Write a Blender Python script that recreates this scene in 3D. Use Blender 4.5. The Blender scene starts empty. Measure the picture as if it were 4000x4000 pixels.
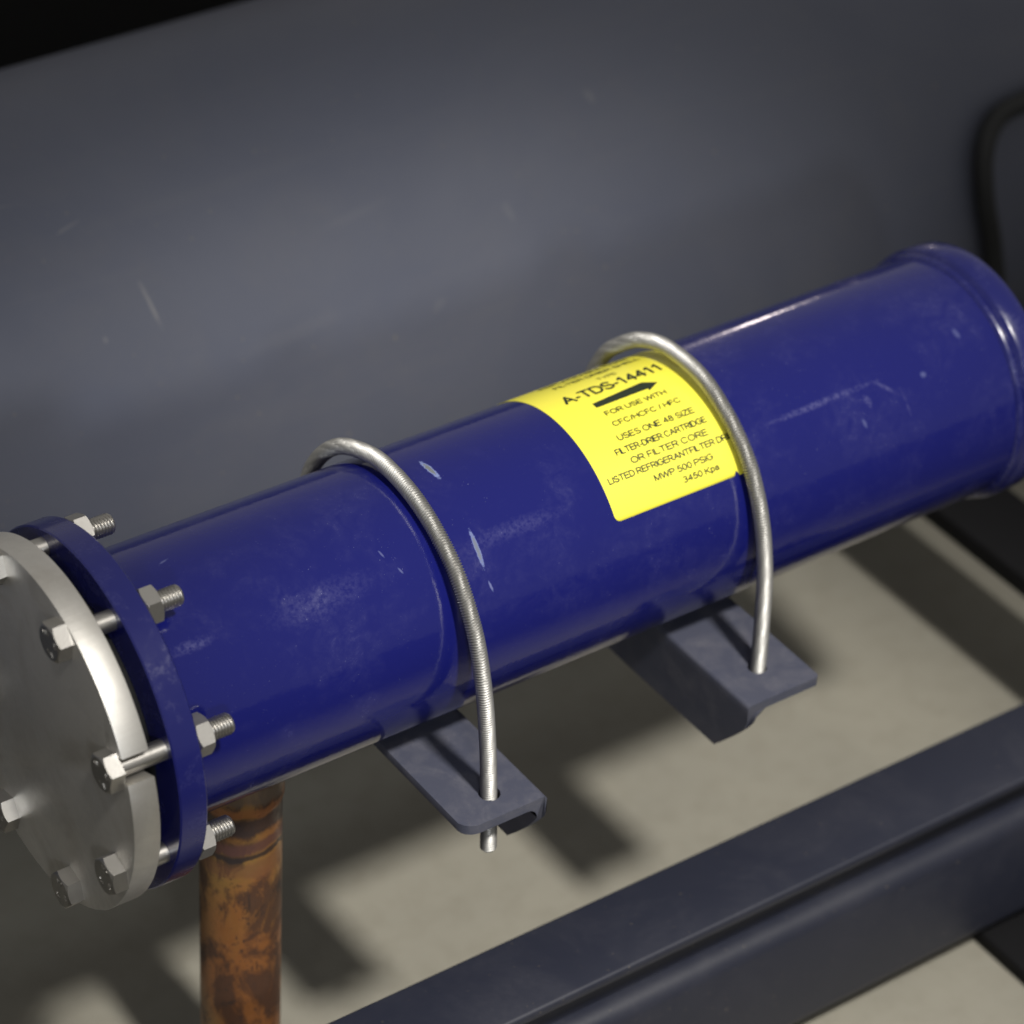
import bpy, bmesh, math, random
from mathutils import Vector, Matrix
random.seed(7)
scene = bpy.context.scene
COL = scene.collection
PI = math.pi

# ------------------------------------------------------------------ camera
cam_d = bpy.data.cameras.new('camera'); cam = bpy.data.objects.new('camera', cam_d); COL.objects.link(cam)
cr = Vector((0.81772387, -0.57344233, 0.04991551)); cu = Vector((0.31392485, 0.51697363, 0.79636013)); cf = Vector((0.48247162, 0.63553297, -0.60275947))
m = Matrix.Identity(4)
for i in range(3):
    m[i][0] = cr[i]; m[i][1] = cu[i]; m[i][2] = -cf[i]
m.translation = Vector((-0.68098407, -0.98924986, 0.95641171))
cam.matrix_world = m
cam_d.sensor_width = 36.0; cam_d.lens = 12876.0 / 4000 * 36.0
cam_d.clip_start = 0.05; cam_d.clip_end = 50
cam_d.dof.use_dof = True; cam_d.dof.focus_distance = 1.468; cam_d.dof.aperture_fstop = 6.6
scene.camera = cam
scene.render.resolution_x = 1024; scene.render.resolution_y = 1024

# ------------------------------------------------------------------ light
w = bpy.data.worlds.new('World'); scene.world = w; w.use_nodes = True
w.node_tree.nodes['Background'].inputs[0].default_value = (0.98, 0.95, 0.90, 1)
w.node_tree.nodes['Background'].inputs[1].default_value = 0.29

def spot(name, loc, target, energy, size_deg, blend, radius, color):
    d = bpy.data.lights.new(name, 'SPOT'); d.energy = energy; d.spot_size = math.radians(size_deg); d.spot_blend = blend
    d.shadow_soft_size = radius; d.color = color
    o = bpy.data.objects.new(name, d); COL.objects.link(o); o.location = loc
    o.rotation_euler = (Vector(target) - Vector(loc)).to_track_quat('-Z', 'Y').to_euler()
    return o
KD = Vector((-0.07, -0.5, 0.866)).normalized()
KT = Vector((0.14, -0.10, -0.12))
spot('ceiling_lamp_key', KT + KD * 3.2, KT, 580, 15.2, 0.6, 0.14, (1.0, 0.965, 0.90))
BD = Vector((-0.36, -0.88, 0.40)).normalized()
BT = Vector((-0.12, 0.24, 0.0))
spot('hall_lamp_front', BT + BD * 4.0, BT, 135, 15.2, 0.25, 0.20, (0.92, 0.96, 1.0))
spot('hall_lamp_back', (1.9, 2.5, 0.20), (0.22, 0, 0.05), 2.2, 30, 0.6, 0.03, (1.0, 0.85, 0.82))

scene.view_settings.view_transform = 'Standard'; scene.view_settings.look = 'None'
scene.view_settings.exposure = 0.0; scene.view_settings.gamma = 1.0

# ------------------------------------------------------------------ materials
class NT:
    def __init__(s, name):
        s.m = bpy.data.materials.new(name); s.m.use_nodes = True; s.t = s.m.node_tree; s.n = s.t.nodes
        s.b = s.n['Principled BSDF']
    def node(s, typ, **kw):
        x = s.n.new(typ)
        for k, v in kw.items(): setattr(x, k, v)
        return x
    def link(s, a, b): s.t.links.new(a, b)
    def val(s, sock, v):
        if hasattr(v, 'links') or isinstance(v, bpy.types.NodeSocket): s.link(v, sock)
        else: sock.default_value = v
    def math(s, op, a, b=None, c=None, clamp=False):
        x = s.node('ShaderNodeMath', operation=op); x.use_clamp = clamp
        s.val(x.inputs[0], a)
        if b is not None: s.val(x.inputs[1], b)
        if c is not None: s.val(x.inputs[2], c)
        return x.outputs[0]
    def coord(s, which='Object', scale=(1, 1, 1)):
        tc = s.node('ShaderNodeTexCoord'); mp = s.node('ShaderNodeMapping'); mp.inputs['Scale'].default_value = scale
        s.link(tc.outputs[which], mp.inputs['Vector']); return mp.outputs[0]
    def noise(s, vec, scale, detail=4, rough=0.55, dist=0.0):
        x = s.node('ShaderNodeTexNoise'); x.inputs['Scale'].default_value = scale; x.inputs['Detail'].default_value = detail
        x.inputs['Roughness'].default_value = rough; x.inputs['Distortion'].default_value = dist
        s.link(vec, x.inputs['Vector']); return x.outputs['Fac']
    def ramp(s, fac, lo, hi, a=0.0, b=1.0):
        x = s.node('ShaderNodeMapRange'); x.clamp = True
        s.link(fac, x.inputs[0]); x.inputs[1].default_value = lo; x.inputs[2].default_value = hi
        x.inputs[3].default_value = a; x.inputs[4].default_value = b; return x.outputs[0]
    def mix(s, fac, a, b):
        x = s.node('ShaderNodeMix', data_type='RGBA'); s.val(x.inputs[0], fac)
        for sk, v in ((x.inputs[6], a), (x.inputs[7], b)):
            if isinstance(v, tuple): sk.default_value = v if len(v) == 4 else v + (1,)
            else: s.link(v, sk)
        return x.outputs[2]
    def bump(s, h, strength, dist=0.001):
        x = s.node('ShaderNodeBump'); x.inputs['Strength'].default_value = strength; x.inputs['Distance'].default_value = dist
        s.link(h, x.inputs['Height']); s.link(x.outputs[0], s.b.inputs['Normal'])
    def set(s, **kw):
        for k, v in kw.items():
            k = k.replace('_', ' ')
            if isinstance(v, tuple) and len(v) == 3: v = v + (1,)
            s.val(s.b.inputs[k], v)
        return s

def mat_blue():
    s = NT('blue_gloss_paint')
    uv = s.node('ShaderNodeUVMap'); sep = s.node('ShaderNodeSeparateXYZ'); s.link(uv.outputs[0], sep.inputs[0])
    X, Sv = sep.outputs[0], sep.outputs[1]           # metres along and round the shell
    oc = s.coord('Object')
    n_big = s.noise(oc, 26, 5, 0.62, 0.4); n_fine = s.noise(oc, 420, 3, 0.7); n_mid = s.noise(oc, 95, 5, 0.65, 1.2)
    dust = s.math('MULTIPLY', s.ramp(n_big, 0.46, 0.70), s.ramp(n_mid, 0.36, 0.68))
    dust = s.math('MULTIPLY', dust, s.ramp(n_fine, 0.30, 0.65, 0.35, 1.0))
    specks = s.ramp(s.noise(oc, 1500, 1, 0.5), 0.745, 0.80)
    specks = s.math('MULTIPLY', specks, s.ramp(n_mid, 0.50, 0.62))
    col = s.mix(s.math('MULTIPLY', dust, 0.085), (0.0062, 0.0080, 0.098), (0.20, 0.20, 0.36))
    col = s.mix(s.math('MULTIPLY', specks, 0.45), col, (0.35, 0.37, 0.52))
    wob = s.math('MULTIPLY', s.math('SUBTRACT', s.noise(oc, 700, 3, 0.7), 0.5), 0.9)
    def ell(x, th, hx, hs, rot=0.0):
        dx = s.math('SUBTRACT', X, x); ds = s.math('SUBTRACT', Sv, 0.0635 * math.radians(th))
        c_, s_ = math.cos(rot), math.sin(rot)
        a = s.math('ADD', s.math('MULTIPLY', dx, c_ / hx), s.math('MULTIPLY', ds, s_ / hx))
        b = s.math('ADD', s.math('MULTIPLY', dx, -s_ / hs), s.math('MULTIPLY', ds, c_ / hs))
        d = s.math('ADD', s.math('MULTIPLY', a, a), s.math('MULTIPLY', b, b))
        return s.math('ADD', s.math('SQRT', d), wob)
    # paint chips: pale blue border, bare grey core
    for (x, th, hx, hs, rot, kk) in ((0.0202, 88.3, 0.0016, 0.0078, 0.06, 1), (0.0185, 46.5, 0.0013, 0.0098, -0.03, .72), (0.0190, 30, 0.0007, 0.003, 0.2, .35),
                                 (-0.0265, 58.5, 0.0006, 0.0022, 0.3, .2), (-0.0215, 49.5, 0.0006, 0.002, 0.4, .2), (0.175, 22, 0.0007, 0.0032, 0.1, .5), (0.1705, 29, 0.0009, 0.0026, -0.5, .5),
                                 (0.2843, 47, 0.0020, 0.0018, 0, .16), (0.3137, 59, 0.0018, 0.0034, 0.2, .13), (0.2417, 36.3, 0.0012, 0.003, .2, .14), (-0.1175, 92, 0.003, 0.0007, .3, .15)):
        e = ell(x, th, hx, hs, rot)
        col = s.mix(s.ramp(e, 1.05, 0.75, 0.0, 0.75 * kk), col, (0.22, 0.27, 0.50))
        col = s.mix(s.ramp(e, 0.72, 0.55, 0.0, 0.9 * kk), col, (0.13, 0.14, 0.13) if kk > .7 else (0.2, 0.2, 0.36))
    # scuffed streaks, and the lamp's highlight haze painted in as pale patches
    for (x, th, hx, hs, rot, k) in ((0.222, 51.6, 0.034, 0.0019, 0.01, .26), (0.2600, 48, 0.008, 0.0015, -0.75, .2), (0.2690, 38, 0.0007, 0.008, .1, .12),
                                    (0.040, 49, 0.026, 0.0045, 0, .11), (-0.062, 50, 0.028, 0.008, 0.05, .09), (0.2475, 45, .002, .0035, .2, .3), (-0.128, 51.5, .012, .003, 0, .2)):
        e = ell(x, th, hx, hs, rot)
        f = s.math('MULTIPLY', s.ramp(e, 1.15, 0.2), s.ramp(n_fine, 0.35, 0.62))
        col = s.mix(s.math('MULTIPLY', f, k), col, (0.24, 0.24, 0.42))
    # tan speck under the sticker edge
    e = ell(0.1015, 36.3, 0.0014, 0.0012); col = s.mix(s.ramp(e, 1.0, 0.6, 0, 0.8), col, (0.30, 0.24, 0.12))
    s.set(Base_Color=col, Roughness=s.math('ADD', 0.11, s.math('MULTIPLY', dust, 0.40)), IOR=1.46)
    s.b.inputs['Coat Weight'].default_value = 0.1; s.b.inputs['Coat Roughness'].default_value = 0.05
    orange = s.noise(oc, 330, 2, 0.5); s.bump(s.math('ADD', orange, s.math('MULTIPLY', n_mid, 0.6)), 0.15, 0.0004)
    return s.m

def mat_blue_plain():
    s = NT('blue_flange_paint'); oc = s.coord('Object')
    d = s.math('MULTIPLY', s.ramp(s.noise(oc, 60, 5, 0.6, 0.6), 0.48, 0.7), s.ramp(s.noise(oc, 500, 3, .7), .35, .65))
    s.set(Base_Color=s.mix(s.math('MULTIPLY', d, 0.10), (0.0070, 0.0088, 0.092), (0.2, 0.2, 0.35)), Roughness=s.math('ADD', .22, s.math('MULTIPLY', d, .3)))
    s.b.inputs['Coat Weight'].default_value = 0.2; s.b.inputs['Coat Roughness'].default_value = 0.06
    s.bump(s.noise(oc, 330, 2, .5), 0.10, 0.0004); return s.m

def mat_slate(name, base, rough=0.42, dustk=0.25, scale=40):
    s = NT(name); oc = s.coord('Object')
    n1 = s.noise(oc, scale, 6, 0.65, 0.5); n2 = s.noise(oc, scale * 14, 3, 0.7); n3 = s.noise(oc, scale * .25, 3, .5)
    d = s.math('MULTIPLY', s.ramp(n1, 0.45, 0.72), s.ramp(n2, 0.3, 0.7, 0.3, 1.0))
    sp = s.math('MULTIPLY', s.ramp(s.noise(oc, scale * 30, 1, .5), .76, .80), .5)
    col = s.mix(s.math('MULTIPLY', d, dustk), base, (0.20, 0.19, 0.20))
    col = s.mix(s.math('MULTIPLY', s.ramp(n3, .35, .7), .18), col, (base[0] * 1.4, base[1] * 1.35, base[2] * 1.25))
    col = s.mix(sp, col, (0.26, 0.22, 0.16))
    s.set(Base_Color=col, Roughness=s.math('ADD', rough, s.math('MULTIPLY', n1, 0.2)))
    s.bump(n2, 0.10, 0.0006); return s.m

def mat_tank():
    s = NT('slate_tank_paint'); oc = s.coord('Object')
    uv = s.node('ShaderNodeUVMap'); sep = s.node('ShaderNodeSeparateXYZ'); s.link(uv.outputs[0], sep.inputs[0]); X, Sv = sep.outputs[0], sep.outputs[1]
    n0 = s.noise(oc, 3.5, 5, .6, .8); n1 = s.noise(oc, 13, 6, .65, .8); n2 = s.noise(oc, 160, 3, .7); n3 = s.noise(s.coord('Object', (4, 60, 60)), 1.0, 4, .6, .6)
    base = (0.090, 0.099, 0.138)
    col = s.mix(s.ramp(n0, .36, .66, 0, .55), base, (0.122, 0.130, 0.165))
    col = s.mix(s.math('MULTIPLY', s.math('MULTIPLY', s.ramp(n1, .48, .72), s.ramp(n2, .3, .7, .3, 1)), .22), col, (0.15, 0.145, 0.15))
    col = s.mix(s.math('MULTIPLY', s.ramp(n3, .58, .74), .10), col, (0.16, 0.16, 0.17))
    col = s.mix(s.math('MULTIPLY', s.ramp(s.noise(oc, 240, 1, .5), .76, .80), .5), col, (0.24, 0.21, 0.16))
    wob = s.math('MULTIPLY', s.math('SUBTRACT', s.noise(oc, 150, 3, .7), .5), 1.1)
    for x, th, hx, hs, rot, k in ((0.028, 43.8, .0014, .0155, .10, .55), (0.251, 39.6, .003, .007, .2, .16), (0.003, 61.7, .010, .0012, .25, .3), (0.192, 27.4, .006, .003, .3, .14), (-0.003, 40.5, .0012, .0020, 0, .4), (0.16, 48, .025, .0030, .12, .08), (.10, 31, .04, .005, .05, .07), (.33, 56, .003, .006, .2, .25), (-.03, 70, .02, .001, -.2, .2)):
        k_ = 0.0635 / 0.171; dx = s.math('SUBTRACT', X, x); ds = s.math('SUBTRACT', s.math('DIVIDE', Sv, k_), 0.171 * math.radians(th)); c_, s_ = math.cos(rot), math.sin(rot)
        a = s.math('ADD', s.math('MULTIPLY', dx, c_ / hx), s.math('MULTIPLY', ds, s_ / hx)); b = s.math('ADD', s.math('MULTIPLY', dx, -s_ / hs), s.math('MULTIPLY', ds, c_ / hs))
        e = s.math('ADD', s.math('SQRT', s.math('ADD', s.math('MULTIPLY', a, a), s.math('MULTIPLY', b, b))), wob)
        col = s.mix(s.ramp(e, 1.1, .4, 0, k), col, (0.24, 0.235, 0.24))
    s.set(Base_Color=col, Roughness=s.math('ADD', .46, s.math('MULTIPLY', n1, .22))); s.b.inputs['Specular IOR Level'].default_value = .35
    s.bump(s.math('ADD', n2, s.math('MULTIPLY', n1, 3.0)), .10, .0008); return s.m

def mat_steel(name, base, rough, grain=None, metallic=1.0, stain=0.0):
    s = NT(name); oc = s.coord('Object')
    n = s.noise(oc, 90, 5, 0.6, 0.3); r = s.math('ADD', rough, s.math('MULTIPLY', s.math('SUBTRACT', n, 0.5), 0.16))
    col = s.mix(s.ramp(n, 0.35, 0.7), base, tuple(c * 0.86 for c in base))
    if stain:
        st = s.ramp(s.noise(oc, 22, 5, .6, .8), .48, .66)
        col = s.mix(s.math('MULTIPLY', st, stain), col, (0.30, 0.25, 0.19))
    s.set(Base_Color=col, Roughness=r, Metallic=metallic)
    if grain:
        g = s.noise(s.coord('Object', grain), 1.0, 4, 0.7); s.bump(g, 0.16, 0.0005)
    else: s.bump(s.noise(oc, 900, 2, .6), 0.12, 0.0003)
    return s.m

def mat_copper():
    s = NT('oxidised_copper'); oc = s.coord('Object', (1, 1, 0.7))
    n1 = s.noise(oc, 42, 9, 0.66, 0.6); n2 = s.noise(oc, 85, 8, 0.66, 1.0); n3 = s.noise(oc, 380, 4, 0.7); n4 = s.noise(oc, 18, 4, .5, .5)
    col = s.mix(s.ramp(n4, .40, .62), (0.26, 0.105, 0.036), (0.27, 0.158, 0.050))
    col = s.mix(s.math('MULTIPLY', s.ramp(n3, .45, .72), .4), col, (0.36, 0.16, 0.07))
    col = s.mix(s.math('MULTIPLY', s.ramp(n1, 0.455, 0.545), 0.86), col, (0.066, 0.036, 0.026))
    col = s.mix(s.math('MULTIPLY', s.ramp(n2, 0.60, 0.66), 0.85), col, (0.045, 0.03, 0.024))
    col = s.mix(s.math('MULTIPLY', s.math('MULTIPLY', s.ramp(n3, .56, .62), s.ramp(n2, .44, .54)), .8), col, (0.03, 0.026, 0.026))
    sep = s.node('ShaderNodeSeparateXYZ'); s.link(s.coord('Object'), sep.inputs[0])
    z = s.math('ADD', sep.outputs[2], s.math('MULTIPLY', s.math('SUBTRACT', n1, .5), .016))
    # heat marks left by brazing: dark bands and a grey flux line near the top
    for zc, hw, c, k in ((-0.0745, 0.006, (0.14, 0.105, 0.075), .75), (-0.094, 0.0065, (0.050, 0.036, 0.034), .9), (-0.107, 0.0042, (0.115, 0.055, 0.050), .8), (-0.113, .0022, (0.030, .026, .028), .85), (-0.085, .004, (.34, .13, .045), .6), (-0.122, .006, (.17, .075, .045), .5)):
        d = s.math('ABSOLUTE', s.math('SUBTRACT', z, zc)); col = s.mix(s.ramp(d, hw, hw * .55, 0, k), col, c)
    s.set(Base_Color=col, Roughness=s.ramp(n1, .4, .6, .34, .6), Metallic=0.25)
    s.bump(n3, 0.16, 0.0006); return s.m

def mat_plain(name, base, rough=0.5, metallic=0.0, var=0.0, scale=60, spec=.5):
    s = NT(name); oc = s.coord('Object'); n = s.noise(oc, scale, 4, .6)
    s.set(Base_Color=s.mix(s.math('MULTIPLY', s.ramp(n, .35, .7), var), base, tuple(c * .6 for c in base)), Roughness=rough, Metallic=metallic); s.b.inputs['Specular IOR Level'].default_value = spec; return s.m

def mat_floor():
    s = NT('concrete_floor'); oc = s.coord('Object')
    a = s.noise(oc, 5, 5, .6, .4); b = s.noise(oc, 60, 5, .65)
    col = s.mix(s.ramp(a, .35, .7), (0.262, 0.248, 0.205), (0.222, 0.212, 0.178)); col = s.mix(s.math('MULTIPLY', s.ramp(b, .45, .75), .4), col, (0.18, 0.165, 0.13))
    s.set(Base_Color=col, Roughness=.55); s.bump(b, .15, .002); return s.m

M = dict(blue=mat_blue(), blue2=mat_blue_plain(),
         bracket=mat_slate('slate_bracket_paint', (0.052, 0.056, 0.082), .42, .36, 60),
         tank=mat_tank(),
         beam=mat_slate('dark_slate_beam', (0.012, 0.014, 0.026), .40, .06, 20),  # base colour set darker than that of the brackets
         black=mat_plain('black_paint', (0.0045, 0.0045, 0.0055), .7, 0, .3, spec=.2),
         rod=mat_steel('stainless_thread', (0.42, 0.415, 0.40), .52),
         bolt=mat_steel('zinc_bolt', (0.52, 0.505, 0.48), .38, stain=.2),
         cover=mat_steel('machined_cover', (0.74, 0.72, 0.68), .52, grain=(30, 900, 60), stain=.22),
         copper=mat_copper(), floor=mat_floor(),
         yellow=mat_plain('yellow_sticker', (0.80, 0.735, 0.065), .38, 0, .04, 30),
         ink=mat_plain('black_ink', (0.012, 0.020, 0.010), .55), ink2=mat_plain('faded_ink', (0.085, 0.085, 0.012), .55),
         tube=mat_plain('black_tube', (0.012, 0.013, 0.014), .6), wall=mat_plain('dark_wall_paint', (0.012, 0.012, 0.013), .9))

# ------------------------------------------------------------------ mesh helpers
def mk(name, verts, faces, mat, parent=None, smooth=40, uv=None):
    me = bpy.data.meshes.new(name); me.from_pydata([tuple(v) for v in verts], [], faces); me.validate()
    return finish(name, me, mat, parent, smooth, uv)
def finish(name, me, mat, parent=None, smooth=40, uv=None):
    if smooth:
        for p in me.polygons: p.use_smooth = True
        me.set_sharp_from_angle(angle=math.radians(smooth))
    if mat: me.materials.append(mat)
    o = bpy.data.objects.new(name, me); COL.objects.link(o); o.parent = parent
    return o
def from_bm(name, bm, mat, parent=None, smooth=40):
    bmesh.ops.recalc_face_normals(bm, faces=bm.faces)
    me = bpy.data.meshes.new(name); bm.to_mesh(me); bm.free(); return finish(name, me, mat, parent, smooth)
def thing(name, label, cat, loc=(0, 0, 0), group=None):
    o = bpy.data.objects.new(name, None); COL.objects.link(o); o.location = loc; o.empty_display_size = .02
    return tag(o, label, cat, group)
def tag(o, label, cat, group=None):
    o['label'] = label; o['category'] = cat
    if group: o['group'] = group
    return o
def revolve_x(name, prof, mat, parent=None, seg=160, smooth=35, uv=False):
    """profile [(x, r)...] turned round the X axis; angle measured from the near side (-Y) upwards"""
    V = []; F = []; n = len(prof)
    for k in range(seg):
        t = 2 * PI * k / seg
        for x, r in prof: V.append((x, -r * math.cos(t), r * math.sin(t)))
    for k in range(seg):
        k2 = (k + 1) % seg
        for i in range(n - 1): F.append((k * n + i, k2 * n + i, k2 * n + i + 1, k * n + i + 1))
    F.append(tuple(k * n for k in range(seg))); F.append(tuple(k * n + n - 1 for k in reversed(range(seg))))
    bm = bmesh.new(); vs = [bm.verts.new(v) for v in V]
    for f in F:
        try: bm.faces.new([vs[i] for i in f])
        except ValueError: pass
    if uv:
        L = bm.loops.layers.uv.new('UVMap')
        for f in bm.faces:
            ts = [math.atan2(l.vert.co.z, -l.vert.co.y) for l in f.loops]
            wrap = len(f.loops) == 4 and max(ts) - min(ts) > PI
            for l, t in zip(f.loops, ts): l[L].uv = (l.vert.co.x, 0.0635 * (t + 2 * PI if wrap and t < 0 else t))
    return from_bm(name, bm, mat, parent, smooth)
def box_bm(bm, x0, x1, y0, y1, z0, z1, bev=0.0):
    g = bmesh.ops.create_cube(bm, size=1.0, matrix=Matrix.Translation(((x0 + x1) / 2, (y0 + y1) / 2, (z0 + z1) / 2)) @ Matrix.Diagonal((x1 - x0, y1 - y0, z1 - z0, 1)))
    if bev:
        es = list({e for v in g['verts'] for e in v.link_edges}); bmesh.ops.bevel(bm, geom=es, offset=bev, segments=3, profile=.5, affect='EDGES')
def box(name, a, mat, parent=None, bev=0.0):
    bm = bmesh.new(); box_bm(bm, *a, bev=bev); return from_bm(name, bm, mat, parent, 50)
def catmull(P, n):
    P = [Vector(p) for p in P]; out = []
    for i in range(len(P) - 1):
        p0 = P[max(i - 1, 0)]; p1 = P[i]; p2 = P[i + 1]; p3 = P[min(i + 2, len(P) - 1)]
        for k in range(n):
            t = k / n; out.append(0.5 * ((2 * p1) + (-p0 + p2) * t + (2 * p0 - 5 * p1 + 4 * p2 - p3) * t * t + (-p0 + 3 * p1 - 3 * p2 + p3) * t ** 3))
    out.append(P[-1]); return out
def resample(P, step):
    out = [P[0]]; acc = 0.0
    for a, b in zip(P[:-1], P[1:]):
        L = (b - a).length; pos = step - acc
        while pos <= L and L > 0: out.append(a.lerp(b, pos / L)); pos += step
        acc = (acc + L) % step
    return out
def sweep(name, path, radius, mat, parent=None, seg=18, pitch=None, depth=0.0, binorm=Vector((1, 0, 0)), chamfer=0.0, smooth=60):
    V = []; F = []; s = 0.0; N = len(path); total = sum((path[i + 1] - path[i]).length for i in range(N - 1))
    for i, p in enumerate(path):
        if i: s += (p - path[i - 1]).length
        T = (path[min(i + 1, N - 1)] - path[max(i - 1, 0)]).normalized()
        B = (binorm - T * binorm.dot(T)).normalized(); Nn = B.cross(T)
        e = min(s, total - s)
        for k in range(seg):
            a = 2 * PI * k / seg; r = radius
            if pitch:
                ph = (s / pitch - k / seg) % 1.0; tri = abs(ph * 2 - 1); r = radius - depth * (1 - min(1, max(0, (tri - .12) / .72)))
            if chamfer and e < chamfer: r = min(r, radius - (chamfer - e) * .8)
            V.append(p + (Nn * math.cos(a) + B * math.sin(a)) * r)
    for i in range(N - 1):
        for k in range(seg):
            k2 = (k + 1) % seg; F.append((i * seg + k, i * seg + k2, (i + 1) * seg + k2, (i + 1) * seg + k))
    F.append(tuple(reversed(range(seg)))); F.append(tuple((N - 1) * seg + k for k in range(seg)))
    return mk(name, V, F, mat, parent, smooth)

# ------------------------------------------------------------------ setting
FLOOR = -0.30
bm = bmesh.new(); bmesh.ops.create_grid(bm, x_segments=8, y_segments=8, size=6.0)
fl = from_bm('floor', bm, M['floor'], None, 0); fl.location = (1.0, 1.0, FLOOR); fl['kind'] = 'structure'
wl = box('wall', (-3.0, 4.5, 0.80, 0.90, FLOOR - .002, 0.06), M['wall']); wl['kind'] = 'structure'

# ------------------------------------------------------------------ tank behind
TY, TZ, TR = 0.390, -0.121, 0.171
tank = thing('tank', 'large slate grey cylindrical tank lying behind the blue drier', 'tank', (0.2, TY, TZ - TR))
body = revolve_x('tank_shell', [(-1.6, 0.05), (-1.58, .12), (-1.52, TR - .006), (-1.47, TR), (0.8, TR), (1.45, TR), (1.5, TR - .006), (1.56, .12), (1.58, .05)], M['tank'], tank, seg=256, uv=True)
body.location = (-0.2, 0, TR)
for xs in (-0.62, 0.70):
    o = revolve_x('weld_seam', [(xs - .005, TR - .001), (xs - .003, TR + .0016), (xs, TR + .0023), (xs + .003, TR + .0016), (xs + .005, TR - .001)], M['tank'], tank, seg=256)
    o.location = (-0.2, 0, TR)
for xs in (-0.5, 0.95):
    bm = bmesh.new(); box_bm(bm, xs - .04, xs + .04, TY - .10, TY + .10, FLOOR, TZ - TR * .72, .003)
    o = from_bm('saddle_foot', bm, M['black'], tank, 50); o.location = (-0.2, -TY, -(TZ - TR))

# ------------------------------------------------------------------ frame
BY0, BY1, BT_, BB = -0.1275, -0.0810, -0.170, -0.285
beam = thing('frame_beam', 'long dark slate steel channel beam in front of the floor', 'beam', (0.2, -.104, BB))
def off(o, th): o.location = -Vector(th.location); return o
off(box('top_flange', (-0.9, 1.3, BY0, BY1, BT_ - .0065, BT_), M['beam'], beam, .0018), beam)
off(box('web', (-0.899, 1.299, BY0 + .0150, BY1 - .002, BB + .03, BT_ - .0062), M['beam'], beam, .0008), beam)
off(box('lower_rail', (-0.9, 1.3, BY0 + .0035, BY1, BB, BT_ - .034), M['beam'], beam, .0100), beam)
cross = tag(box('cross_member', (0.461, 0.513, -0.0835, 0.262, -0.214, -0.200), M['black'], None, .002), 'black steel cross member running from the tank past the capped drier end', 'beam')
foot = thing('foot_plate', 'black steel foot under the beam standing on the floor', 'foot', (.37, -.13, FLOOR))
off(box('base_plate', (0.318, 0.42, -0.23, -0.06, FLOOR, FLOOR + .010), M['black'], foot, .002), foot)
off(box('packing_block', (0.335, 0.40, -0.116, -0.086, FLOOR + .0098, BB + .0005), M['black'], foot, .0008), foot)

# ------------------------------------------------------------------ dark curved tube by the tank
hp = catmull([(0.70, .236, -.028), (0.66, .233, -.031), (0.617, .231, -.034), (0.592, .229, -.038), (0.578, .222, -.054), (0.577, .214, -.083), (0.587, .211, -.119), (.597, .212, -.165), (.60, .235, -.215)], 14)
tube = tag(sweep('tube', hp, 0.0062, M['tube'], None, 20, binorm=Vector((.3, 1, .2))), 'dark curved tube bending down in front of the tank', 'tube')

# ------------------------------------------------------------------ filter drier
R = 0.0635
dr = thing('filter_drier', 'blue painted cylindrical filter drier with yellow sticker and bolted silver end cover', 'filter drier', (0, 0, 0))
shell = revolve_x('shell', [(-0.158, R - .004), (-0.148, R - .0004), (-0.1475, R), (-0.05, R), (0.05, R), (0.2, R), (0.3355, R)], M['blue'], dr, seg=224, uv=True)
revolve_x('weld_bead', [(-0.149, R - .001), (-0.149, R + .0035), (-0.1467, R + .0030), (-0.1445, R + .0014), (-0.1425, R + .0002), (-0.142, R - .0005)], M['blue2'], dr, seg=200)
revolve_x('flange', [(-0.161, .050), (-0.161, .0848), (-0.1603, .0855), (-0.1482, .0855), (-0.1475, .0848), (-0.1475, .050)], M['blue2'], dr, seg=224, smooth=30)
revolve_x('gasket_ring', [(-0.1735, .030), (-0.1735, .0660), (-0.1605, .0660), (-0.1605, .030)], M['black'], dr, seg=128)
capo = revolve_x('end_cap', [(0.3340, R - .002), (0.3350, R + .0004), (0.3362, R + .0020), (0.3376, R + .0022), (0.3386, R + .0008), (0.3394, R + .0004), (0.3402, R + .0012), (0.3412, .0664), (0.3422, .0672), (0.350, .0672), (0.3546, .0671), (0.3553, .0666), (0.3557, .0655), (.3566, .058), (.359, .040), (.3597, .015)], M['blue2'], dr, seg=224, smooth=60)

# cover plate with one open slot at the rim
CR, CX0, CX1 = 0.086, -0.184, -0.171
SA = math.radians(22.5); BR = 0.077
prof = []; hw = 0.0061
a0 = math.asin(hw / CR)
for k in range(241):
    t = SA + a0 + (2 * PI - 2 * a0) * k / 240; prof.append((-CR * math.cos(t), CR * math.sin(t)))
rad = Vector((-math.cos(SA), math.sin(SA))); tan_ = Vector((-math.sin(SA) * -1 * -1, 0))
tan_ = Vector((math.sin(SA), math.cos(SA)))
for k in range(13):
    b = PI * k / 12; q = rad * (BR - .001 - hw * math.sin(b)) + tan_ * (-hw * math.cos(b)); prof.append((q.x, q.y))
bm = bmesh.new(); vs = [bm.verts.new((CX0, y, z)) for y, z in prof]; f = bm.faces.new(vs)
g = bmesh.ops.extrude_face_region(bm, geom=[f]); bmesh.ops.translate(bm, verts=[v for v in g['geom'] if isinstance(v, bmesh.types.BMVert)], vec=(CX1 - CX0, 0, 0))
es = [e for e in bm.edges if abs(e.verts[0].co.x - e.verts[1].co.x) < 1e-6]
bmesh.ops.bevel(bm, geom=es, offset=.0006, segments=2, profile=.5, affect='EDGES')
cover = from_bm('cover_plate', bm, M['cover'], dr, 30); cover['label'] = 'bare machined steel cover plate with one open slot'

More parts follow.
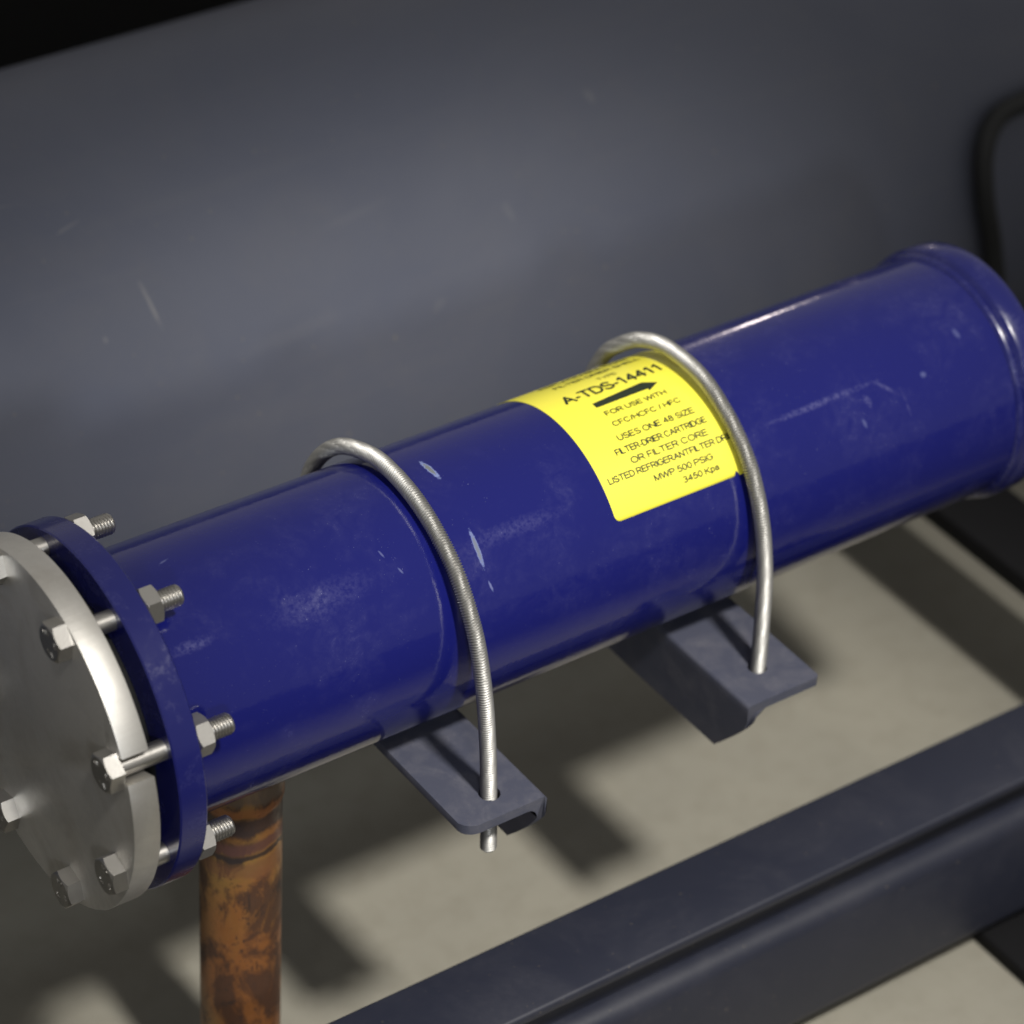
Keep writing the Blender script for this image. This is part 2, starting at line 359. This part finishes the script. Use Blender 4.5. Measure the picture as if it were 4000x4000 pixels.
# bolts: shank with threaded end, hexagon head, nut
def hexa(name, x0, x1, AF, cham0, cham1, mat, seg=72, marks=False):
    prof_t = []; h = AF / 2
    V = []; F = []
    def hr(a): a = (a + PI / 6) % (PI / 3) - PI / 6; return h / math.cos(a)
    rc = h * .955; tg = math.tan(math.radians(30))
    for k in range(seg):
        a = 2 * PI * k / seg; r = hr(a)
        c0 = (r - rc) * tg if cham0 else 0; c1 = (r - rc) * tg if cham1 else 0
        ring = [(x0, (rc if cham0 else r)), (x0 + c0 + 1e-5, r), (x1 - c1 - 1e-5, r), (x1, (rc if cham1 else r))]
        for x, q in ring: V.append((x, q * math.cos(a), q * math.sin(a)))
    for k in range(seg):
        k2 = (k + 1) % seg
        for i in range(3): F.append((k * 4 + i, k * 4 + i + 1, k2 * 4 + i + 1, k2 * 4 + i))
    F.append(tuple(k * 4 for k in range(seg))); F.append(tuple(k * 4 + 3 for k in reversed(range(seg))))
    if marks:   # small raised forging marks round the head face
        for a, L in ((0.5, .0011), (0.85, .0008), (1.2, .0012), (2.4, .0009), (2.75, .0011), (4.0, .0012), (4.35, .0008), (4.7, .001)):
            c = Vector((0, math.cos(a), math.sin(a))); t = Vector((0, -c.z, c.y)); b = len(V); p = c * (h * .62)
            for xx in (x0 - .00025, x0 + .0001):
                for s1, s2 in ((-1, -1), (1, -1), (1, 1), (-1, 1)): V.append(tuple(Vector((xx, 0, 0)) + p + t * (s1 * .0004) + c * (s2 * L)))
            F += [(b, b + 1, b + 2, b + 3), (b, b + 4, b + 5, b + 1), (b + 1, b + 5, b + 6, b + 2), (b + 2, b + 6, b + 7, b + 3), (b + 3, b + 7, b + 4, b)]
    me = bpy.data.meshes.new(name); me.from_pydata(V, [], F)
    bmm = bmesh.new(); bmm.from_mesh(me); bmesh.ops.recalc_face_normals(bmm, faces=bmm.faces); bmm.to_mesh(me); bmm.free()
    for p in me.polygons: p.use_smooth = True
    me.set_sharp_from_angle(angle=math.radians(24)); me.materials.append(mat); return me
head_me = hexa('bolt_head', CX0 - .0072, CX0 + .0002, .0165, True, False, M['bolt'], marks=True)
nut_me = hexa('nut', -0.1477, -0.1398, .0165, True, True, M['bolt'])
pth = [Vector((CX0 + .0001 + i * .0003, 0, 0)) for i in range(int((.184 - .1275) / .0003))]
V = []; F = []; seg = 24; N = len(pth)
for i, p in enumerate(pth):
    for k in range(seg):
        a = 2 * PI * k / seg; r = .00475; sx = p.x
        if sx > -.1570:
            ph = ((sx) / .0015 - k / seg) % 1; r = .0050 - .0008 * (1 - min(1, max(0, (abs(ph * 2 - 1) - .12) / .72)))
        e = pth[-1].x - sx
        if e < .0012: r = min(r, .0050 - (.0012 - e) * .8)
        V.append((sx, r * math.cos(a), r * math.sin(a)))
for i in range(N - 1):
    for k in range(seg):
        k2 = (k + 1) % seg; F.append((i * seg + k, i * seg + k2, (i + 1) * seg + k2, (i + 1) * seg + k))
F.append(tuple(reversed(range(seg)))); F.append(tuple((N - 1) * seg + k for k in range(seg)))
bolt0 = mk('bolt', V, F, M['bolt'], dr, 60); shank_me = bolt0.data
ROT = [(8, 20), (14, 48), (33, 5), (2, 16), (25, 40), (19, 11), (40, 30), (50, 22)]
for k in range(8):
    a = math.radians(22.5 + 45 * k)
    b = bolt0 if k == 0 else bpy.data.objects.new('bolt', shank_me)
    if k: COL.objects.link(b); b.parent = dr
    b.location = (0, -BR * math.cos(a), BR * math.sin(a))
    hd = bpy.data.objects.new('bolt_head', head_me); nt = bpy.data.objects.new('nut', nut_me)
    for q, rr in ((hd, ROT[k][0]), (nt, ROT[k][1])):
        COL.objects.link(q); q.parent = b; q.rotation_euler = (math.radians(rr), 0, 0)

# ------------------------------------------------------------------ yellow sticker with its print
def onshell(x, th_deg, lift):
    t = math.radians(th_deg); r = R + lift; return (x, -r * math.cos(t), r * math.sin(t))
DEG = math.degrees(1 / R)
LX0, LX1, LT0, LT1, CRN = 0.0915, 0.1735, 35.6, 158.0, 0.0030
V = []; F = []; cols = [LX0 + CRN * (1 - math.cos(PI / 2 * k / 8)) for k in range(9)] + [0.105, 0.125, 0.145, 0.1610, 0.1614, 0.1622, 0.1628, 0.1634, 0.1640, LX1]
NR = 64
for x in cols:
    lo, hi = LT0, LT1
    if x < LX0 + CRN:
        c = (CRN - math.sqrt(max(0, CRN ** 2 - (LX0 + CRN - x) ** 2))) * DEG; lo += c; hi -= c
    lo += {0.1614: .5, 0.1622: 1.5, 0.1628: 1.9, 0.1634: 1.2, 0.1640: -.2}.get(round(x, 4), 0)
    for j in range(NR + 1): V.append(onshell(x, lo + (hi - lo) * j / NR, .00025))
for i in range(len(cols) - 1):
    for j in range(NR): F.append((i * (NR + 1) + j, (i + 1) * (NR + 1) + j, (i + 1) * (NR + 1) + j + 1, i * (NR + 1) + j + 1))
sticker = mk('sticker', V, F, M['yellow'], dr, 60); sticker['label'] = 'yellow sticker wrapped over the shell with black print and an arrow'
sm = sticker.modifiers.new('thickness', 'SOLIDIFY'); sm.thickness = .00022; sm.offset = -1
def el(cx, cy, rx, ry, a0, a1, n=12):
    return [(cx + rx * math.cos(math.radians(a0 + (a1 - a0) * k / n)), cy + ry * math.sin(math.radians(a0 + (a1 - a0) * k / n))) for k in range(n + 1)]
# grotesque capitals as centre lines: width, strokes (cap height 1)
GL = {
 'A': (.84, [[(0, 0), (.42, 1), (.84, 0)], [(.15, .34), (.69, .34)]]),
 'B': (.70, [[(0, 0), (0, 1), (.40, 1)] + el(.40, .76, .26, .24, 90, -90) + [(0, .52)], [(.40, .52)] + el(.42, .26, .28, .26, 90, -90) + [(0, 0)]]),
 'C': (.82, [el(.43, .5, .43, .5, 40, 320, 22)]),
 'D': (.76, [[(0, 0), (0, 1), (.34, 1)] + el(.34, .5, .42, .5, 90, -90, 16) + [(0, 0)]]),
 'E': (.66, [[(.66, 1), (0, 1), (0, 0), (.66, 0)], [(0, .52), (.60, .52)]]),
 'F': (.60, [[(.60, 1), (0, 1), (0, 0)], [(0, .50), (.52, .50)]]),
 'G': (.86, [el(.44, .5, .44, .5, 42, 330, 22) + [(.84, .47), (.48, .47)]]),
 'H': (.72, [[(0, 0), (0, 1)], [(.72, 0), (.72, 1)], [(0, .52), (.72, .52)]]),
 'I': (.02, [[(.01, 0), (.01, 1)]]),
 'K': (.72, [[(0, 0), (0, 1)], [(.70, 1), (0, .36)], [(.22, .56), (.72, 0)]]),
 'L': (.56, [[(0, 1), (0, 0), (.56, 0)]]),
 'M': (.86, [[(0, 0), (0, 1), (.43, 0), (.86, 1), (.86, 0)]]),
 'N': (.72, [[(0, 0), (0, 1), (.72, 0), (.72, 1)]]),
 'O': (.88, [el(.44, .5, .44, .5, 0, 360, 28)]),
 'P': (.68, [[(0, 0), (0, 1), (.40, 1)] + el(.40, .73, .28, .27, 90, -90) + [(0, .46)]]),
 'R': (.74, [[(0, 0), (0, 1), (.42, 1)] + el(.42, .74, .27, .26, 90, -90) + [(0, .48)], [(.36, .48), (.74, 0)]]),
 'S': (.70, [el(.35, .75, .31, .25, 25, 270, 14) + el(.35, .25, .35, .25, 90, -160, 14)]),
 'T': (.76, [[(0, 1), (.76, 1)], [(.38, 1), (.38, 0)]]),
 'U': (.72, [[(0, 1), (0, .34)] + el(.36, .34, .36, .34, 180, 360, 14) + [(.72, 1)]]),
 'W': (1.16, [[(0, 1), (.29, 0), (.58, 1), (.87, 0), (1.16, 1)]]),
 'Y': (.80, [[(0, 1), (.40, .44), (.80, 1)], [(.40, .44), (.40, 0)]]),
 'Z': (.70, [[(.04, 1), (.68, 1), (0, 0), (.70, 0)]]),
 '0': (.58, [el(.29, .5, .29, .5, 0, 360, 24)]),
 '1': (.50, [[(.06, .76), (.32, 1), (.32, 0)]]),
 '3': (.56, [el(.28, .76, .24, .24, 150, -90, 14) + el(.28, .26, .28, .26, 90, -155, 14)]),
 '4': (.62, [[(.46, 0), (.46, 1), (0, .30), (.62, .30)]]),
 '5': (.58, [[(.52, 1), (.12, 1), (.05, .50)] + el(.27, .31, .30, .31, 130, -150, 16)]),
 '8': (.58, [el(.29, .77, .24, .23, 0, 360, 20), el(.29, .27, .29, .27, 0, 360, 20)]),
 'p': (.50, [[(0, .72), (0, -.28)], el(.25, .36, .25, .36, 0, 360, 20)]),
 'a': (.50, [[(.04, .56)] + el(.25, .50, .21, .22, 160, 0, 8) + [(.46, .10), (.52, 0)], el(.23, .20, .22, .19, 0, 360, 16)]),
 '-': (.26, [[(0, .34), (.26, .34)]]), '/': (.26, [[(0, 0), (.26, 1)]]), ' ': (.14, [])}
def lettering(txt, x0, x1, base, cap_deg, mat, weight=.14, gap=.20):
    x = 0; strokes = []
    for ch in txt:
        wd, st = GL[ch]
        for q in st: strokes.append([(x + px, py) for px, py in q])
        x += wd + gap
    tot = x - gap; cap = math.radians(cap_deg) * R; kx = (x1 - x0) / tot; hwid = weight * cap / 2; V = []; F = []; n = 0
    for q in strokes:
        pts = [(x0 + px * kx, hwid + py * (cap - 2 * hwid)) for px, py in q]
        def put(lst):
            nonlocal n
            n += 1; i = len(V); V.extend(onshell(a_, base + b_ * DEG, .00045 + (n % 40) * .0000015) for a_, b_ in lst); F.append(tuple(range(i, i + len(lst))))
        for (ax, ay), (bx, by) in zip(pts[:-1], pts[1:]):
            L = math.hypot(bx - ax, by - ay) or 1; ux, uy = (bx - ax) / L * hwid, (by - ay) / L * hwid
            put([(ax - uy, ay + ux), (ax + uy, ay - ux), (bx + uy, by - ux), (bx - uy, by + ux)])
        for i_, (ax, ay) in enumerate(pts):
            end = i_ in (0, len(pts) - 1) and pts[0] != pts[-1]
            put([(ax + hwid * (.8 if end else 1) * math.cos(k * PI / 4 + PI / 8), ay + hwid * (.8 if end else 1) * math.sin(k * PI / 4 + PI / 8)) for k in range(8)])
    return mk('lettering', V, F, mat, sticker, 0)
lettering('A-TDS-14411', .1043, .1612, 96.2, 6.9, M['ink'], .175)
for txt, a, b, th, cap in (('FOR USE WITH', .1153, .1505, 81.3, 2.9), ('CFC/HCFC / HFC', .1145, .1536, 74.8, 2.9), ('USES ONE 48 SIZE', .1119, .1562, 67.6, 3.1),
                           ('FILTER-DRIER CARTRIDGE', .1065, .1591, 61.6, 3.1), ('OR FILTER CORE', .1118, .1562, 56.1, 3.1), ('LISTED REFRIGERANTFILTER DRIER', .0956, .1712, 51.1, 3.0),
                           ('MWP 500 PSIG', .1192, .1531, 45.6, 3.0), ('3450 Kpa', .1335, .1541, 40.6, 2.9)):
    lettering(txt, a, b, th, cap, M['ink'], .175)
lettering('TYPE', .1308, .1416, 106.4, 2.7, M['ink2'])
lettering('FILTER DRIER SHELL', .1112, .1613, 113.2, 3.6, M['ink2'], .15)
lettering('REPLACEABLE CORE', .1085, .1600, 120.5, 4.2, M['ink2'], .15)
# flow arrow
ap = [(.1142, 87.75), (.1445, 87.95), (.1443, 86.5), (.1516, 89.65), (.1447, 93.1), (.1450, 91.3), (.1142, 91.0)]
bm = bmesh.new(); vs = [bm.verts.new(onshell(x, t, .00046)) for x, t in ap]; bm.faces.new(vs); bmesh.ops.triangulate(bm, faces=bm.faces)
from_bm('flow_arrow', bm, M['ink'], sticker, 0)

# ------------------------------------------------------------------ U-bolts
near1 = [(0.003, -0.0862, -0.0965), (0.003, -0.0852, -0.0787), (0.0025, -0.0842, -0.0587), (0.0015, -0.0828, -0.0331), (0, -0.0803, -0.006), (0, -0.0726, 0.0188), (0, -0.0626, 0.0362), (0, -0.0529, 0.0480), (0, -0.0420, 0.0560),
         (0, -0.0311, 0.0620), (0, -0.0179, 0.0667), (0, -0.0016, 0.0691), (0, 0.0146, 0.0682), (0, 0.0364, 0.0601), (0, 0.0515, 0.0490), (0, 0.0636, 0.0335), (0, 0.0700, 0.018), (0, 0.0755, -0.006), (0, .0785, -.033), (0, .080, -.0587), (0, .081, -.098)]
x2 = 0.167
near2 = [(x2 - .001, -0.0785, -0.0915), (x2 - .001, -0.0780, -0.0787), (x2, -0.0775, -0.0648), (x2, -0.0765, -0.0351), (x2, -0.0748, -0.0118), (x2, -0.0722, 0.0028), (x2, -0.0690, 0.0150), (x2, -0.0638, 0.0282), (x2, -0.0550, 0.0432), (x2, -0.0440, 0.0542),
         (x2, -0.0315, 0.0626), (x2, -0.0172, 0.0690), (x2, -0.0013, 0.0712), (x2, 0.0174, 0.0697), (x2, 0.0345, 0.0625), (x2, 0.0480, 0.0520), (x2, .0605, .0385), (x2, .0705, .017), (x2, .0755, -.006), (x2, .078, -.0351), (x2, .079, -.0648), (x2, .079, -.0935)]
u1 = sweep('u_bolt', resample(catmull(near1, 60), .00022), .0040, M['rod'], None, 20, pitch=.00130, depth=.00078, chamfer=.0010)
tag(u1, 'bent threaded steel u-bolt between the bolted flange and the sticker', 'u-bolt', 'u-bolts holding the drier')
u2 = sweep('u_bolt', resample(catmull(near2, 60), .00022), .0040, M['rod'], None, 20, pitch=.00130, depth=.00078, chamfer=.0010)
tag(u2, 'bent threaded steel u-bolt pressing on the yellow sticker edge', 'u-bolt', 'u-bolts holding the drier')

# ------------------------------------------------------------------ angle brackets
def bracket(x0, x1, legside, hole, label, rl, rr, hole_r=.0052, hole_far=None):
    T = .0052; zt = -R - .0002; zb = zt - .0405; ye, yb = -0.0995, 0.105; rf = .006
    # closed L profile in (u, z); u runs from the leg side across the plate
    W = x1 - x0; P = []
    def arc(cx, cz, r, a0, a1, n):
        for k in range(n + 1):
            a = math.radians(a0 + (a1 - a0) * k / n); P.append((cx + r * math.cos(a), cz + r * math.sin(a)))
    arc(.0022, zt - .0022, .0022, 180, 90, 4)
    us = [T + rf + (W - .001 - T - rf) * (1 - (1 - k / 30) ** 1.6) for k in range(1, 30)]
    P.append((T + rf, zt))
    for u_ in us: P.append((u_, zt))
    arc(W - .001, zt - .001, .001, 90, 0, 2); P.append((W, zt - T + .001))
    arc(W - .001, zt - T + .001, .001, 0, -90, 2)
    for u_ in reversed(us): P.append((u_, zt - T))
    arc(T + rf, zt - T - rf, rf, 90, 180, 6)
    for k in range(1, 10): P.append((T, zt - T - rf + (zb + .001 - (zt - T - rf)) * k / 9))
    P.append((T - .001, zb)); P.append((.001, zb)); P.append((0, zb + .001))
    for k in range(1, 10): P.append((0, zb + .001 + (zt - .0022 - zb - .001) * k / 10))
    def yend(u, z):
        y = ye
        r_leg, r_far = rl, rr
        if z > zt - T - .0005:
            if W - u < r_far: y = max(y, ye + r_far - math.sqrt(max(0, r_far ** 2 - (r_far - W + u) ** 2)))
        cut = zt - .012
        if z < cut:
            q = (cut - z); y = max(y, ye + q * .62 + 6.0 * q * q)
        return y
    n = len(P); V = []; ys = []
    for (u, z) in P:
        x = x0 + u if legside < 0 else x1 - u
        V.append((x, yend(u, z), z)); V.append((x, yb, z))
    bm = bmesh.new(); vs = [bm.verts.new(v) for v in V]
    for i in range(n):
        j = (i + 1) % n; bm.faces.new((vs[2 * i], vs[2 * j], vs[2 * j + 1], vs[2 * i + 1]))
    bm.faces.new([vs[2 * i] for i in range(n)]); bm.faces.new([vs[2 * i + 1] for i in reversed(range(n))])
    bmesh.ops.triangulate(bm, faces=[f for f in bm.faces if len(f.verts) > 4])
    # stay running down from the bracket's far end to the tank wall
    g = bmesh.ops.create_cube(bm, size=1.0); a = Vector(((x0 + x1) / 2, .088, zt - .012)); b = Vector(((x0 + x1) / 2, .232, zt - .105)); dv = b - a
    bmesh.ops.transform(bm, verts=g['verts'], matrix=Matrix.Translation((a + b) / 2) @ dv.to_track_quat('Y', 'Z').to_matrix().to_4x4() @ Matrix.Diagonal((W - .014, dv.length, .005, 1)))
    o = from_bm('angle_bracket', bm, M['bracket'], None, 35)
    bm = bmesh.new()
    for h in (hole, hole_far):
        bmesh.ops.create_cone(bm, cap_ends=True, segments=40, radius1=hole_r, radius2=hole_r, depth=.03, matrix=Matrix.Translation((h[0], h[1], zt)))
    c = from_bm('cutter', bm, None, None, 0)
    md = o.modifiers.new('hole', 'BOOLEAN'); md.operation = 'DIFFERENCE'; md.object = c; md.solver = 'EXACT'
    bpy.context.view_layer.update(); dg = bpy.context.evaluated_depsgraph_get()
    me = bpy.data.meshes.new_from_object(o.evaluated_get(dg)); o.modifiers.clear(); o.data = me; bpy.data.objects.remove(c)
    return tag(o, label, 'bracket', 'angle brackets under the drier')
bracket(-0.0207, 0.0252, 1, (0.0032, -.0842), 'slate angle bracket with the u-bolt end sticking out below its plate', .0, .0085, hole_far=(0, .080))
bracket(0.1437, 0.1885, -1, (x2 - .001, -.0780), 'slate angle bracket with broad dark upright leg facing the rusty pipe', .0, .0035, hole_r=.0048, hole_far=(x2, .079))

# ------------------------------------------------------------------ copper pipe
PX, PR = -0.0794, 0.0198
V = []; F = []; seg = 96
rows = [(-0.052, PR + .0009), (-0.0855, PR + .0009), (-0.0868, PR + .0004), (-0.0876, PR), (-0.12, PR), (-0.2, PR), (FLOOR, PR)]
for z, r in rows:
    for k in range(seg):
        a = 2 * PI * k / seg; V.append((r * math.cos(a), r * math.sin(a), z))
for i in range(len(rows) - 1):
    for k in range(seg):
        k2 = (k + 1) % seg; F.append((i * seg + k, (i + 1) * seg + k, (i + 1) * seg + k2, i * seg + k2))
pipe = mk('copper_pipe', V, F, M['copper'], None, 40); pipe.location = (PX, 0, 0)
tag(pipe, 'tarnished orange and brown copper pipe rising into the underside of the drier', 'pipe')
